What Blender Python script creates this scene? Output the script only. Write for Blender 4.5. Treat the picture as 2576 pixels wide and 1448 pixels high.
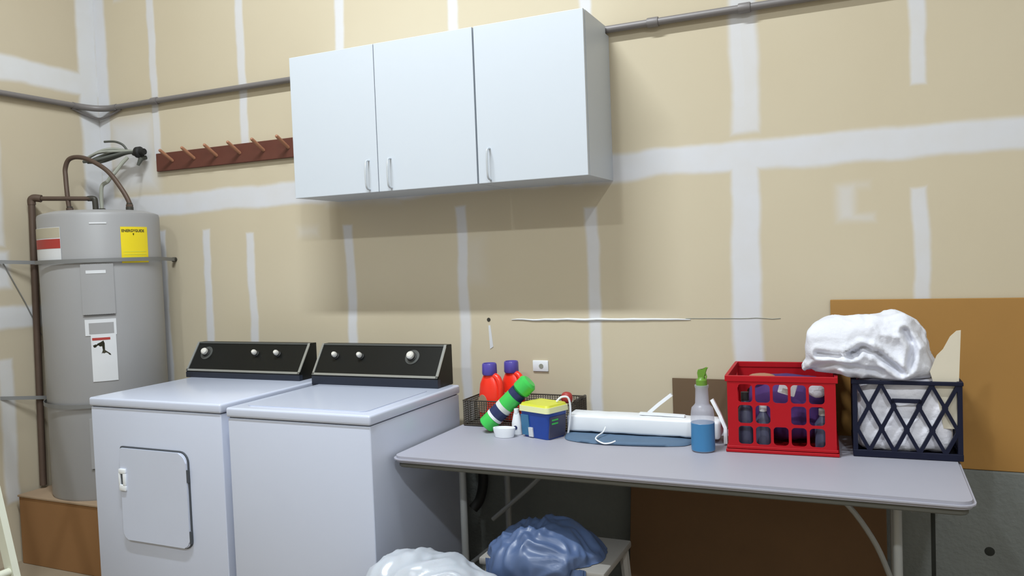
import bpy, bmesh, math, random
from mathutils import Vector, Matrix, noise
random.seed(7)
for o in list(bpy.data.objects): bpy.data.objects.remove(o)
SC = bpy.context.scene
COL = SC.collection
PI = math.pi

# ---------------------------------------------------------------- camera
YAW, PITCH, ROLL, FPX = 0.424, -0.0393, -0.0376, 1999.4
fw = Vector((-math.sin(YAW)*math.cos(PITCH), math.cos(YAW)*math.cos(PITCH), math.sin(PITCH)))
rt0 = Vector((math.cos(YAW), math.sin(YAW), 0)); up0 = rt0.cross(fw)
rt = rt0*math.cos(ROLL) + up0*math.sin(ROLL)
up = -rt0*math.sin(ROLL) + up0*math.cos(ROLL)
cam = bpy.data.objects.new('camera', bpy.data.cameras.new('camera'))
COL.objects.link(cam); SC.camera = cam
m = Matrix((rt, up, -fw)).transposed().to_4x4()
m.translation = (4.0931, -3.1595, 1.4348)
cam.matrix_world = m
cam.data.sensor_width = 36; cam.data.lens = FPX/2576*36; cam.data.clip_start = .02

# ---------------------------------------------------------------- world, lamps, exposure
w = bpy.data.worlds.new('world'); SC.world = w; w.use_nodes = True
w.node_tree.nodes['Background'].inputs[0].default_value = (.8, .88, 1, 1)
w.node_tree.nodes['Background'].inputs[1].default_value = .3
def lamp(name, loc, sx, sy, power, col, aim=None):
    l = bpy.data.lights.new(name, 'AREA'); l.shape = 'RECTANGLE'; l.size = sx; l.size_y = sy
    l.energy = power; l.color = col
    o = bpy.data.objects.new(name, l); COL.objects.link(o); o.location = loc
    return o
lamp('ceiling_tube_light', (2.42, -1.83, 4.33), 1.3, .08, 160, (.90, .965, 1.0))
lamp('ceiling_light_near', (2.60, -4.85, 4.33), .25, .18, 80, (.90, .965, 1.0))
lamp('ceiling_light_right', (5.10, -4.85, 4.33), .25, .18, 122, (.90, .965, 1.0))
SC.view_settings.view_transform = 'Standard'; SC.view_settings.look = 'None'
SC.view_settings.gamma = 1; SC.view_settings.use_curve_mapping = False
SC.view_settings.exposure = -0.10

# ---------------------------------------------------------------- materials
def s2l(c):
    return tuple(((v/255)/12.92 if v/255 <= .04045 else ((v/255+.055)/1.055)**2.4) for v in c) + (1,)
def mat(name, rgb, rough=.5, metal=0, var=.06, scale=8, spec=.5, bump=0, bscale=60, subs=0, trans=0, coat=0):
    M = bpy.data.materials.new(name); M.use_nodes = True
    nt = M.node_tree; N = nt.nodes; L = nt.links; b = N['Principled BSDF']
    tc = N.new('ShaderNodeTexCoord'); no = N.new('ShaderNodeTexNoise'); no.inputs['Scale'].default_value = scale
    no.inputs['Detail'].default_value = 4
    L.new(tc.outputs['Object'], no.inputs['Vector'])
    mx = N.new('ShaderNodeMix'); mx.data_type = 'RGBA'
    c = s2l(rgb)
    mx.inputs[6].default_value = tuple(v*(1-var) for v in c[:3])+(1,)
    mx.inputs[7].default_value = tuple(min(1, v*(1+var)) for v in c[:3])+(1,)
    L.new(no.outputs['Fac'], mx.inputs[0]); L.new(mx.outputs[2], b.inputs['Base Color'])
    b.inputs['Roughness'].default_value = rough; b.inputs['Metallic'].default_value = metal
    b.inputs['Specular IOR Level'].default_value = spec
    if coat: b.inputs['Coat Weight'].default_value = coat; b.inputs['Coat Roughness'].default_value = .15
    if trans: b.inputs['Transmission Weight'].default_value = trans; b.inputs['IOR'].default_value = 1.2
    if subs: b.inputs['Subsurface Weight'].default_value = subs; b.inputs['Subsurface Scale'].default_value = .01
    if bump:
        n2 = N.new('ShaderNodeTexNoise'); n2.inputs['Scale'].default_value = bscale
        L.new(tc.outputs['Object'], n2.inputs['Vector'])
        bp = N.new('ShaderNodeBump'); bp.inputs['Strength'].default_value = bump; bp.inputs['Distance'].default_value = .01
        L.new(n2.outputs['Fac'], bp.inputs['Height']); L.new(bp.outputs[0], b.inputs['Normal'])
    return M

def patch_mat(name, base, tape, rects, axes='XZ', base2=None, studs=None):
    """drywall: paper colour with joint-compound rectangles (cx, cz, hw, hz, soft, strength) in wall coordinates"""
    M = bpy.data.materials.new(name); M.use_nodes = True
    nt = M.node_tree; N = nt.nodes; L = nt.links; b = N['Principled BSDF']
    b.inputs['Roughness'].default_value = .85; b.inputs['Specular IOR Level'].default_value = .2
    tc = N.new('ShaderNodeTexCoord')
    sep = N.new('ShaderNodeSeparateXYZ'); L.new(tc.outputs['Object'], sep.inputs[0])
    cmb = N.new('ShaderNodeCombineXYZ')
    L.new(sep.outputs[axes[0]], cmb.inputs[0]); L.new(sep.outputs[axes[1]], cmb.inputs[1])
    # wobble of the trowelled edges
    nz = N.new('ShaderNodeTexNoise'); nz.inputs['Scale'].default_value = 4; nz.inputs['Detail'].default_value = 5
    L.new(cmb.outputs[0], nz.inputs['Vector'])
    sub = N.new('ShaderNodeVectorMath'); sub.operation = 'SUBTRACT'; sub.inputs[1].default_value = (.5, .5, .5)
    L.new(nz.outputs['Color'], sub.inputs[0])
    sc = N.new('ShaderNodeVectorMath'); sc.operation = 'MULTIPLY_ADD'; sc.inputs[1].default_value = (.038, .05, 0)
    L.new(sub.outputs[0], sc.inputs[0]); L.new(cmb.outputs[0], sc.inputs[2])
    P = sc.outputs[0]
    acc = None
    def mth(op, a, b=None, c=None):
        q = N.new('ShaderNodeMath'); q.operation = op
        for i, v in enumerate((a, b, c)):
            if v is None: continue
            if isinstance(v, (int, float)): q.inputs[i].default_value = v
            else: L.new(v, q.inputs[i])
        return q.outputs[0]
    if studs:                                   # screw lines over the studs, 24 inches apart
        ps = N.new('ShaderNodeSeparateXYZ'); L.new(P, ps.inputs[0])
        off, half, rows = studs
        xs = mth('ADD', ps.outputs[0], off+.3048)
        dx = mth('ABSOLUTE', mth('SUBTRACT', mth('MODULO', xs, .6096), .3048))
        cell = mth('FLOOR', mth('DIVIDE', xs, .6096))
        wn = N.new('ShaderNodeTexWhiteNoise'); wn.noise_dimensions = '1D'; L.new(cell, wn.inputs['W'])
        zz = mth('MULTIPLY_ADD', wn.outputs['Value'], .07, ps.outputs[1])
        for z0, z1 in rows:
            dz = mth('SUBTRACT', mth('ABSOLUTE', mth('SUBTRACT', zz, (z0+z1)/2)), (z1-z0)/2)
            d_ = mth('MAXIMUM', mth('SUBTRACT', dx, half), dz)
            mr = N.new('ShaderNodeMapRange'); mr.interpolation_type = 'SMOOTHSTEP'
            mr.inputs['From Min'].default_value = -.009; mr.inputs['From Max'].default_value = .009
            mr.inputs['To Min'].default_value = .9; mr.inputs['To Max'].default_value = 0
            L.new(d_, mr.inputs[0])
            acc = mr.outputs[0] if acc is None else mth('MAXIMUM', acc, mr.outputs[0])
    for (cx, cz, hw, hz, soft, st) in rects:
        a = N.new('ShaderNodeVectorMath'); a.operation = 'SUBTRACT'; a.inputs[1].default_value = (cx, cz, 0); L.new(P, a.inputs[0])
        ab = N.new('ShaderNodeVectorMath'); ab.operation = 'ABSOLUTE'; L.new(a.outputs[0], ab.inputs[0])
        d = N.new('ShaderNodeVectorMath'); d.operation = 'SUBTRACT'; d.inputs[1].default_value = (hw, hz, 0); L.new(ab.outputs[0], d.inputs[0])
        s = N.new('ShaderNodeSeparateXYZ'); L.new(d.outputs[0], s.inputs[0])
        mx = N.new('ShaderNodeMath'); mx.operation = 'MAXIMUM'; L.new(s.outputs[0], mx.inputs[0]); L.new(s.outputs[1], mx.inputs[1])
        mr = N.new('ShaderNodeMapRange'); mr.interpolation_type = 'SMOOTHSTEP'
        mr.inputs['From Min'].default_value = -soft; mr.inputs['From Max'].default_value = soft
        mr.inputs['To Min'].default_value = st; mr.inputs['To Max'].default_value = 0
        L.new(mx.outputs[0], mr.inputs[0])
        if acc is None: acc = mr.outputs[0]
        else:
            q = N.new('ShaderNodeMath'); q.operation = 'MAXIMUM'; L.new(acc, q.inputs[0]); L.new(mr.outputs[0], q.inputs[1]); acc = q.outputs[0]
    n1 = N.new('ShaderNodeTexNoise'); n1.inputs['Scale'].default_value = 1.6; n1.inputs['Detail'].default_value = 3
    L.new(tc.outputs['Object'], n1.inputs['Vector'])
    pm = N.new('ShaderNodeMix'); pm.data_type = 'RGBA'
    pm.inputs[6].default_value = s2l(base); pm.inputs[7].default_value = s2l(base2 or tuple(v*.96 for v in base))
    L.new(n1.outputs['Fac'], pm.inputs[0])
    n3 = N.new('ShaderNodeTexNoise'); n3.inputs['Scale'].default_value = 9
    L.new(tc.outputs['Object'], n3.inputs['Vector'])
    st = N.new('ShaderNodeMapRange'); st.inputs['To Min'].default_value = .8; st.inputs['To Max'].default_value = 1.1
    L.new(n3.outputs['Fac'], st.inputs[0])
    mm = N.new('ShaderNodeMath'); mm.operation = 'MULTIPLY'; mm.use_clamp = True; L.new(acc, mm.inputs[0]); L.new(st.outputs[0], mm.inputs[1])
    fm = N.new('ShaderNodeMix'); fm.data_type = 'RGBA'; L.new(mm.outputs[0], fm.inputs[0])
    L.new(pm.outputs[2], fm.inputs[6]); fm.inputs[7].default_value = s2l(tape)
    L.new(fm.outputs[2], b.inputs['Base Color'])
    bp = N.new('ShaderNodeBump'); bp.inputs['Strength'].default_value = .25; bp.inputs['Distance'].default_value = .003
    L.new(mm.outputs[0], bp.inputs['Height']); L.new(bp.outputs[0], b.inputs['Normal'])
    return M

M = {}
M['enamel'] = mat('white_enamel', (194, 201, 220), .28, var=.02, scale=3, coat=.3)
M['cabinet'] = mat('white_laminate', (193, 200, 209), .45, var=.015, scale=2)
M['gap'] = mat('dark_seam', (70, 74, 80), .8)
M['concrete_dark'] = mat('dark_concrete_mark', (34, 36, 32), .9)
M['console'] = mat('black_console', (13, 14, 12), .4, var=.3, scale=5, spec=.3)
M['console_blue'] = mat('dark_console_foot', (28, 34, 48), .45)
M['chrome'] = mat('brushed_chrome', (172, 174, 172), .3, .7)
M['pull'] = mat('satin_pull', (196, 202, 208), .3, .35)
M['knob'] = mat('light_knob', (215, 212, 205), .25, .1)
M['dial'] = mat('dial_print', (70, 72, 70), .4)
M['table'] = mat('grey_table_plastic', (160, 160, 172), .5, var=.04, scale=4)
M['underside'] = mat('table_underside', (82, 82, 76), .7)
M['leg'] = mat('grey_steel_leg', (150, 152, 152), .4, .2)
M['tank'] = mat('grey_tank_paint', (152, 152, 154), .42, .1, var=.03, scale=3)
M['tank_dark'] = mat('tank_shadow_gap', (96, 96, 98), .5)
M['copper'] = mat('aged_copper', (84, 68, 58), .55, .25, var=.15, scale=20)
M['pipe_dark'] = mat('dark_fittings', (60, 58, 52), .5, .3)
M['conduit'] = mat('galvanised_conduit', (118, 114, 114), .5, .2)
M['strap'] = mat('galvanised_strap', (126, 127, 128), .45, .3)
M['cablegrey'] = mat('grey_cable', (140, 142, 132), .6)
M['cabledark'] = mat('dark_cable', (74, 76, 70), .6)
M['rackwood'] = mat('red_brown_wood', (92, 50, 39), .55, var=.15, scale=14)
M['pegwood'] = mat('peg_wood', (160, 112, 84), .5, var=.1, scale=30)
M['cardboard'] = mat('box_cardboard', (134, 96, 57), .85, var=.08, scale=4)
M['cardedge'] = mat('box_rim', (150, 128, 104), .85)
M['plywood'] = mat('orange_brown_board', (158, 116, 56), .7, var=.08, scale=3)
M['hardboard'] = mat('brown_hardboard', (100, 80, 58), .7, var=.05)
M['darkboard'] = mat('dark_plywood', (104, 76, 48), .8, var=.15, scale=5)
M['concrete'] = mat('grey_concrete', (112, 116, 114), .9, var=.16, scale=5, bump=.4)
M['floor'] = mat('floor_concrete', (138, 125, 106), .8, var=.1, scale=3)
M['ceiling'] = mat('ceiling_white', (178, 174, 164), .9)
M['red'] = mat('red_plastic', (168, 12, 26), .5, var=.05, spec=.25)
M['navy'] = mat('navy_plastic', (15, 19, 42), .55, var=.05, spec=.25)
M['white_cloth'] = mat('white_cotton', (218, 220, 230), .9, var=.03, scale=10, bump=.2, bscale=90)
M['white_cloth2'] = mat('white_cotton_inner', (236, 236, 246), .9, var=.05, scale=14, bump=.4, bscale=50)
M['purple'] = mat('purple_cloth', (66, 34, 98), .8, var=.2, scale=12)
M['darkglass'] = mat('dark_grey_plastic', (70, 72, 96), .35, var=.3, scale=20)
M['cream'] = mat('cream_board', (208, 200, 182), .7)
M['det'] = mat('orange_red_bottle', (240, 52, 32), .3, subs=.1)
M['detcap'] = mat('violet_blue_cap', (82, 72, 160), .3)
M['green'] = mat('bright_green', (62, 190, 82), .35)
M['spraygreen'] = mat('trigger_green', (98, 140, 46), .4)
M['blue'] = mat('royal_blue', (24, 62, 146), .35, var=.12, scale=25)
M['bluedark'] = mat('dark_blue_label', (36, 46, 88), .4)
M['greylabel'] = mat('grey_violet_label', (64, 64, 88), .4)
M['teal'] = mat('teal_blue', (58, 112, 150), .4)
M['lime'] = mat('lime_lid', (206, 208, 66), .4)
M['limepale'] = mat('pale_lime_rim', (222, 226, 176), .4)
M['white'] = mat('white_plastic', (226, 230, 236), .4, var=.02)
M['offwhite'] = mat('offwhite_plastic', (206, 210, 206), .5)
M['black'] = mat('black_rubber', (20, 20, 20), .6)
M['mesh'] = mat('dark_wire', (66, 60, 52), .45, .3)
M['bluecloth'] = mat('slate_blue_cloth', (82, 106, 132), .8, var=.15, scale=20)
M['liquid'] = mat('blue_liquid', (58, 120, 168), .3)
M['yellow'] = mat('yellow_label', (226, 204, 30), .5, var=.02)
M['ink'] = mat('black_ink', (50, 48, 30), .6)
M['redlabel'] = mat('red_label', (160, 52, 48), .5)
M['labelwhite'] = mat('label_white', (206, 208, 212), .5)
M['beige'] = mat('label_beige', (172, 165, 146), .6)
M['bagwhite'] = mat('white_bag_film', (176, 182, 192), .3, var=.04, subs=.1)
M['bagblue'] = mat('blue_bag_film', (76, 94, 130), .4, var=.3, scale=7)
M['cream_paint'] = mat('cream_ladder_paint', (206, 208, 192), .5)
M['stool'] = mat('grey_stool_plastic', (140, 137, 133), .55)
M['crategrey'] = mat('pale_grey_plastic', (190, 186, 182), .5)
def shell_mat():
    m_ = mat('milky_plastic', (206, 208, 222), .3); nt = m_.node_tree
    b = nt.nodes['Principled BSDF']; out = nt.nodes['Material Output']
    t = nt.nodes.new('ShaderNodeBsdfTransparent'); mx = nt.nodes.new('ShaderNodeMixShader'); mx.inputs[0].default_value = .42
    nt.links.new(t.outputs[0], mx.inputs[1]); nt.links.new(b.outputs[0], mx.inputs[2]); nt.links.new(mx.outputs[0], out.inputs[0])
    return m_
M['milky'] = shell_mat()

# ---------------------------------------------------------------- helpers
def obj(name, bm, m_, parent=None, smooth=True, ang=.6):
    me = bpy.data.meshes.new(name)
    bmesh.ops.recalc_face_normals(bm, faces=bm.faces)
    for f in bm.faces: f.smooth = smooth
    if smooth:
        for e in bm.edges:
            if len(e.link_faces) == 2 and e.calc_face_angle(0) > ang: e.smooth = False
    bm.to_mesh(me); bm.free()
    o = bpy.data.objects.new(name, me); COL.objects.link(o)
    for x in (m_ if isinstance(m_, (list, tuple)) else [m_]): me.materials.append(x)
    if parent:
        o.parent = parent; o.matrix_parent_inverse = parent.matrix_world.inverted()
    return o
def tag(o, label, cat, group=None):
    o['label'] = label; o['category'] = cat
    if group: o['group'] = group
    return o
def thing(name, label, cat, loc=(0, 0, 0), rz=0, group=None):
    o = bpy.data.objects.new(name, None); COL.objects.link(o); o.empty_display_size = .05
    o.location = loc; o.rotation_euler = (0, 0, rz)
    return tag(o, label, cat, group)
def part(name, bm, m_, parent, smooth=True, label=None, ang=.6):
    """bm is in the parent's own coordinates"""
    o = obj(name, bm, m_, None, smooth, ang); o.parent = parent
    if label: o['label'] = label
    return o
def struct(name, bm, m_, parent=None, smooth=False):
    o = obj(name, bm, m_, None, smooth)
    if parent: o.parent = parent
    else: o['kind'] = 'structure'
    return o
def box(bm, x0, x1, y0, y1, z0, z1, bev=0, seg=2, M4=None):
    r = bmesh.ops.create_cube(bm, size=1)['verts']
    for v in r:
        v.co = Vector((x0+(v.co.x+.5)*(x1-x0), y0+(v.co.y+.5)*(y1-y0), z0+(v.co.z+.5)*(z1-z0)))
    if bev:
        es = list({e for v in r for e in v.link_edges})
        q = bmesh.ops.bevel(bm, geom=es, offset=bev, segments=seg, affect='EDGES', profile=.5)
        r = list({v for f in q['faces'] for v in f.verts} | {v for v in r if v.is_valid})
    if M4 is not None: bmesh.ops.transform(bm, matrix=M4, verts=r)
    return bm
def B(*a, **k): return box(bmesh.new(), *a, **k)
def tube(bm, pts, r, n=10, closed=False):
    pts = [Vector(p) for p in pts]; rings = []
    prev = None
    for i, p in enumerate(pts):
        a = pts[i-1] if i > 0 else p; b = pts[i+1] if i < len(pts)-1 else p
        t = (b-a).normalized()
        if prev is None:
            u = t.cross(Vector((0, 0, 1)))
            if u.length < .1: u = t.cross(Vector((1, 0, 0)))
            u.normalize()
        else:
            u = prev - t*prev.dot(t)
            u = u.normalized() if u.length > 1e-5 else t.orthogonal().normalized()
        prev = u; v = t.cross(u)
        rr = r[i] if isinstance(r, (list, tuple)) else r
        rings.append([bm.verts.new(p+(u*math.cos(2*PI*k/n)+v*math.sin(2*PI*k/n))*rr) for k in range(n)])
    for a, b in zip(rings, rings[1:]):
        for k in range(n): bm.faces.new((a[k], a[(k+1) % n], b[(k+1) % n], b[k]))
    bm.faces.new(rings[0]); bm.faces.new(rings[-1])
    return bm
def smooth_pts(pts, n=6):
    pts = [Vector(p) for p in pts]; out = []
    for i in range(len(pts)-1):
        p0 = pts[max(i-1, 0)]; p1 = pts[i]; p2 = pts[i+1]; p3 = pts[min(i+2, len(pts)-1)]
        for k in range(n):
            t = k/n
            out.append(.5*((2*p1)+(p2-p0)*t+(2*p0-5*p1+4*p2-p3)*t*t+(3*p1-p0-3*p2+p3)*t**3))
    out.append(pts[-1]); return out
def lathe(bm, prof, n=40, c=(0, 0), sx=1, sy=1, M4=None):
    rings = []; allv = []
    for r, z in prof:
        if r < 1e-6:
            v = bm.verts.new((c[0], c[1], z)); rings.append([v]); allv.append(v)
        else:
            g = [bm.verts.new((c[0]+sx*r*math.cos(2*PI*k/n), c[1]+sy*r*math.sin(2*PI*k/n), z)) for k in range(n)]
            rings.append(g); allv += g
    for a, b in zip(rings, rings[1:]):
        for k in range(n):
            k2 = (k+1) % n
            if len(a) == 1 and len(b) == 1: continue
            if len(a) == 1: bm.faces.new((a[0], b[k], b[k2]))
            elif len(b) == 1: bm.faces.new((a[k], a[k2], b[0]))
            else: bm.faces.new((a[k], a[k2], b[k2], b[k]))
    if len(rings[0]) > 1: bm.faces.new(rings[0])
    if len(rings[-1]) > 1: bm.faces.new(rings[-1])
    if M4 is not None: bmesh.ops.transform(bm, matrix=M4, verts=allv)
    return bm
def prism(bm, poly, h, plane='XZ', at=0, bev=0):
    """extrude a 2-D outline by h along the missing axis, starting at `at`"""
    def mk(a, b, t):
        return {'XZ': (a, t, b), 'XY': (a, b, t), 'YZ': (t, a, b)}[plane]
    v0 = [bm.verts.new(mk(a, b, at)) for a, b in poly]; v1 = [bm.verts.new(mk(a, b, at+h)) for a, b in poly]
    f = [bm.faces.new(v0), bm.faces.new(v1)]
    n = len(poly)
    for k in range(n): f.append(bm.faces.new((v0[k], v0[(k+1) % n], v1[(k+1) % n], v1[k])))
    if bev:
        es = list({e for q in f[:2] for e in q.edges})
        bmesh.ops.bevel(bm, geom=es, offset=bev, segments=2, affect='EDGES')
    return bm
def rrect(x0, x1, z0, z1, rs, n=6):
    """rounded rectangle; rs = radius or four radii (bl, br, tr, tl)"""
    if not isinstance(rs, (list, tuple)): rs = [rs]*4
    out = []
    for (cx, cz, r, a0) in ((x0+rs[0], z0+rs[0], rs[0], PI), (x1-rs[1], z0+rs[1], rs[1], 1.5*PI), (x1-rs[2], z1-rs[2], rs[2], 0), (x0+rs[3], z1-rs[3], rs[3], .5*PI)):
        for k in range(n+1):
            a = a0+.5*PI*k/n; out.append((cx+r*math.cos(a), cz+r*math.sin(a)))
    return out
def crumple(bm, amp, sc, seed=0, ridge=.6, fine=.25):
    """cloth-like creases pushed along the normals"""
    bm.normal_update(); s = Vector((seed*3.7, seed*1.3, seed*2.1)); d = []
    for v in bm.verts:
        p = v.co*sc+s
        q = p + noise.noise_vector(p*.7)*.9
        r = 1-abs(noise.noise(q))*2.2
        r2 = 1-abs(noise.noise(q*2.3+Vector((5, 2, 9))))*2.2
        d.append(v.normal*amp*(ridge*r+fine*r2+(1-ridge)*noise.noise(p*.6)*1.5))
    for v, k in zip(bm.verts, d): v.co += k
    bm.normal_update()
    return bm
def loft(secs, n=48, ex=2.6):
    """closed blob through sections (x, yc, zc, ry, rz)"""
    bm = bmesh.new(); rings = []
    S_ = []
    for i in range(len(secs)-1):
        for k in range(8):
            t = k/8; a, b = secs[i], secs[i+1]
            p = secs[max(i-1, 0)]; q = secs[min(i+2, len(secs)-1)]
            S_.append([.5*((2*a[j])+(b[j]-p[j])*t+(2*p[j]-5*a[j]+4*b[j]-q[j])*t*t+(3*a[j]-p[j]-3*b[j]+q[j])*t**3) for j in range(5)])
    S_.append(secs[-1])
    for x, yc, zc, ry, rz in S_:
        g = []
        for k in range(n):
            a = 2*PI*k/n; c, s = math.cos(a), math.sin(a)
            g.append(bm.verts.new((x, yc+max(ry, .002)*math.copysign(abs(c)**(2/ex), c), zc+max(rz, .002)*math.copysign(abs(s)**(2/ex), s))))
        rings.append(g)
    for a, b in zip(rings, rings[1:]):
        for k in range(n): bm.faces.new((a[k], a[(k+1) % n], b[(k+1) % n], b[k]))
    bm.faces.new(rings[0]); bm.faces.new(rings[-1])
    return bm
def text_bm(body, size):
    cu = bpy.data.curves.new('t', 'FONT'); cu.body = body; cu.size = size; cu.align_x = 'CENTER'; cu.align_y = 'CENTER'; cu.offset = size*.035
    o = bpy.data.objects.new('t', cu); COL.objects.link(o)
    me = bpy.data.meshes.new_from_object(o); bm = bmesh.new(); bm.from_mesh(me)
    bpy.data.objects.remove(o); bpy.data.meshes.remove(me); return bm

# ================================================================ SETTING
XL = .17      # face of the left wall
V = []        # joint compound on the back wall (cx, cz, half width, half height, softness, strength)
V += [(4.2, 1.785, 4.6, .056, .014, 1)]                                      # long horizontal seam
V += [(3.67, 2.40, .05, .53, .014, .85), (3.66, 1.15, .052, .62, .012, 1)]   # sheet joint
V += [(.915, 1.215, .024, .415, .009, .9)]
V += [(.20, 2.3, .055, 1.7, .016, 1)]                                        # inside corner
V += [(.42, 2.07, .16, .19, .07, .85)]                                       # plastered patch round the pipe bundle
V += [(4.02, 1.58, .030, .065, .025, .6), (4.07, 1.525, .05, .014, .015, .45), (4.06, 1.64, .04, .01, .02, .3)]   # crescent smear
V += [(1.58, 1.60, .06, .02, .03, .3), (.44, 2.955, .1, .04, .02, .7), (4.2, 3.02, 4.2, .055, .015, 1), (2.49, 1.42, .05, .1, .05, .2), (1.9, 1.79, .2, .07, .03, .6)]
wall_m = patch_mat('drywall_back', (197, 187, 165), (204, 205, 210), V, 'XZ', (190, 178, 154), (.008, .025, ((.62, 1.665), (2.03, 3.4))))
struct('wall_back', B(XL-.1, 5.72, 0, .12, .64, 4.4), wall_m)
struct('wall_back_foundation', B(XL-.1, 5.72, -.045, .12, 0, .64, bev=.004, seg=1), M['concrete'])
VL = [(-1.0, 2.47, 4, .062, .016, 1), (-2.0, 1.225, 1.62, .052, .014, .95), (-.055, 2.0, .06, 2, .016, 1),
      (-.615, .66, .035, .36, .012, .8), (-.60, 1.46, .035, .09, .02, .9), (-.61, 1.86, .03, .28, .014, .7), (-1.22, 1.9, .03, .9, .012, .8), (-1.83, 1.5, .05, 1.2, .012, .9)]
struct('wall_left', B(XL-.12, XL, -7, 0, 0, 4.4), patch_mat('drywall_left', (188, 178, 158), (202, 203, 206), VL, 'YZ', (180, 168, 146)))
struct('wall_right', B(5.6, 5.72, -7, 0, 0, 4.4), mat('pale_bounce_wall', (208, 206, 204), .9))  # unseen wall, set close and pale to bounce fill onto side faces
struct('wall_front', B(XL-.1, 5.72, -7.1, -7, 0, 4.4), M['ceiling'])
struct('floor', B(XL-.1, 5.72, -7.1, .1, -.1, 0), M['floor'])
struct('ceiling', B(XL-.1, 5.72, -7.1, .1, 4.4, 4.5), M['ceiling'])
# torn ridge of paper along the wall and the crack beyond it
bm = bmesh.new()
pts = [(2.66+.78*k/30, -.002, 1.160+.004*noise.noise(Vector((k*.35, 0, 0)))) for k in range(31)]
tube(bm, pts, [.0015+.0045*math.sin(PI*k/30)**.5*(1+.4*noise.noise(Vector((k*.6, 3, 0)))) for k in range(31)], 6)
struct('trim_1', bm, M['labelwhite'], smooth=True)
bm = bmesh.new()
tube(bm, [(3.42+.36*k/12, -.0005, 1.163+.004*noise.noise(Vector((k*.5, 7, 0)))) for k in range(13)], .0016, 5)
struct('trim_2', bm, M['cablegrey'], smooth=True)
# hole with a drip of compound
bm = bmesh.new(); lathe(bm, [(0, 0), (.009, 0), (.008, .002), (0, .002)], 16, M4=Matrix.Translation((2.548, -.0, 1.160)) @ Matrix.Rotation(PI/2, 4, 'X'))
struct('trim_3', bm, M['pipe_dark'], smooth=True)
bm = bmesh.new(); prism(bm, [(2.546, 1.135), (2.556, 1.135), (2.566, 1.04), (2.550, 1.03)], .002, 'XZ', -.002)
struct('trim_4', bm, M['labelwhite'])
# concrete: dark upright strip and a tie hole
bm = bmesh.new(); box(bm, 4.272, 4.286, -.0455, -.040, .0, .635); struct('trim_5', bm, M['concrete_dark'])
bm = bmesh.new(); lathe(bm, [(0, 0), (.018, 0), (.014, .002), (0, .002)], 14, M4=Matrix.Translation((4.45, -.044, .362)) @ Matrix.Rotation(PI/2, 4, 'X'))
struct('trim_6', bm, M['concrete_dark'], smooth=True)

# ================================================================ ELECTRICAL
def coupling(bm, p, ax, r, h):
    R_ = Matrix.Rotation(PI/2, 4, 'Y') if ax == 'x' else Matrix.Rotation(PI/2, 4, 'X')
    return lathe(bm, [(0, -h), (r, -h), (r*1.05, -h*.8), (r*1.05, h*.8), (r, h), (0, h)], 18, M4=Matrix.Translation(p) @ R_)
t = thing('electrical_conduit', 'grey metal conduit running along back wall and into the left corner, behind the cabinets', 'conduit', (.2, -.03, 2.335))
I = Matrix.Translation((-.2, .03, -2.335))
bm = bmesh.new(); tube(bm, [(.30, -.024, 2.336), (5.59, -.024, 2.336)], .0145, 16); bm.transform(I); part('pipe', bm, M['conduit'], t)
bm = bmesh.new(); tube(bm, [(XL+.024, -.13, 2.338), (XL+.024, -5.9, 2.338)], .0145, 16); bm.transform(I); part('pipe', bm, M['conduit'], t)
bm = bmesh.new()
tube(bm, smooth_pts([(.34, -.024, 2.336), (.28, -.03, 2.334), (.225, -.07, 2.334), (XL+.024, -.14, 2.337), (XL+.024, -.18, 2.338)], 5), .017, 14)
bm.transform(I); part('corner_elbow', bm, M['conduit'], t)
bm = bmesh.new()
tube(bm, smooth_pts([(.36, -.016, 2.325), (.27, -.018, 2.298), (XL+.03, -.03, 2.285), (XL+.016, -.10, 2.30), (XL+.014, -.18, 2.325)], 5), .007, 8)
bm.transform(I); part('jumper_wire', bm, M['conduit'], t)
for x in (.626, 3.33, 3.68): bm = coupling(bmesh.new(), (x, -.024, 2.336), 'x', .0185, .022); bm.transform(I); part('coupling', bm, M['conduit'], t)
t = thing('wall_outlet', 'small white outlet plate on back wall above the laundry supplies', 'outlet', (2.79, 0, .96))
part('plate', B(-.036, .036, -.007, 0, -.024, .024, bev=.003), M['white'], t)
bm = bmesh.new(); lathe(bm, [(0, 0), (.010, 0), (.010, .002), (0, .002)], 16, M4=Matrix.Translation((.004, -.007, 0)) @ Matrix.Rotation(PI/2, 4, 'X')); part('socket', bm, M['cablegrey'], t)

# ================================================================ WALL CABINETS
def handle(par, x, z0, z1, y):
    bm = bmesh.new()
    tube(bm, smooth_pts([(x, y, z0+.006), (x, y-.022, z0+.012), (x, y-.028, z0+.04), (x, y-.028, z1-.04), (x, y-.022, z1-.012), (x, y, z1-.006)], 5), .0042, 10)
    o = part('handle', bm, M['pull'], par); return o
def cabinet(name, label, x0, x1, doors, hand):
    t = thing(name, label, 'cabinet', ((x0+x1)/2, 0, 1.73))
    cx = (x0+x1)/2; D = .295; H = .616
    bm = bmesh.new(); prism(bm, [(-D, 0), (0, 0), (0, .586), (-.044, .586), (-.044, H), (-D, H)], x1-x0, 'YZ', x0-cx); part('body', bm, M['cabinet'], t, ang=.3)
    for (a, b), hx in zip(doors, hand):
        d = part('door', B(a-cx, b-cx, -D-.0195, -D-.0015, -.001, H+.001, bev=.002), M['cabinet'], t, ang=.3)
        handle(d, hx-cx, .005, .14, -D-.0195)
    return t
cabinet('wall_cabinet', 'white two-door wall cabinet, the left unit beside the wooden peg rack', 1.768, 2.676, [(1.770, 2.209), (2.2125, 2.675)], [2.166, 2.275])
cabinet('wall_cabinet', 'white single-door wall cabinet, the right unit with its side panel showing', 2.680, 3.140, [(2.682, 3.139)], [2.735])

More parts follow.
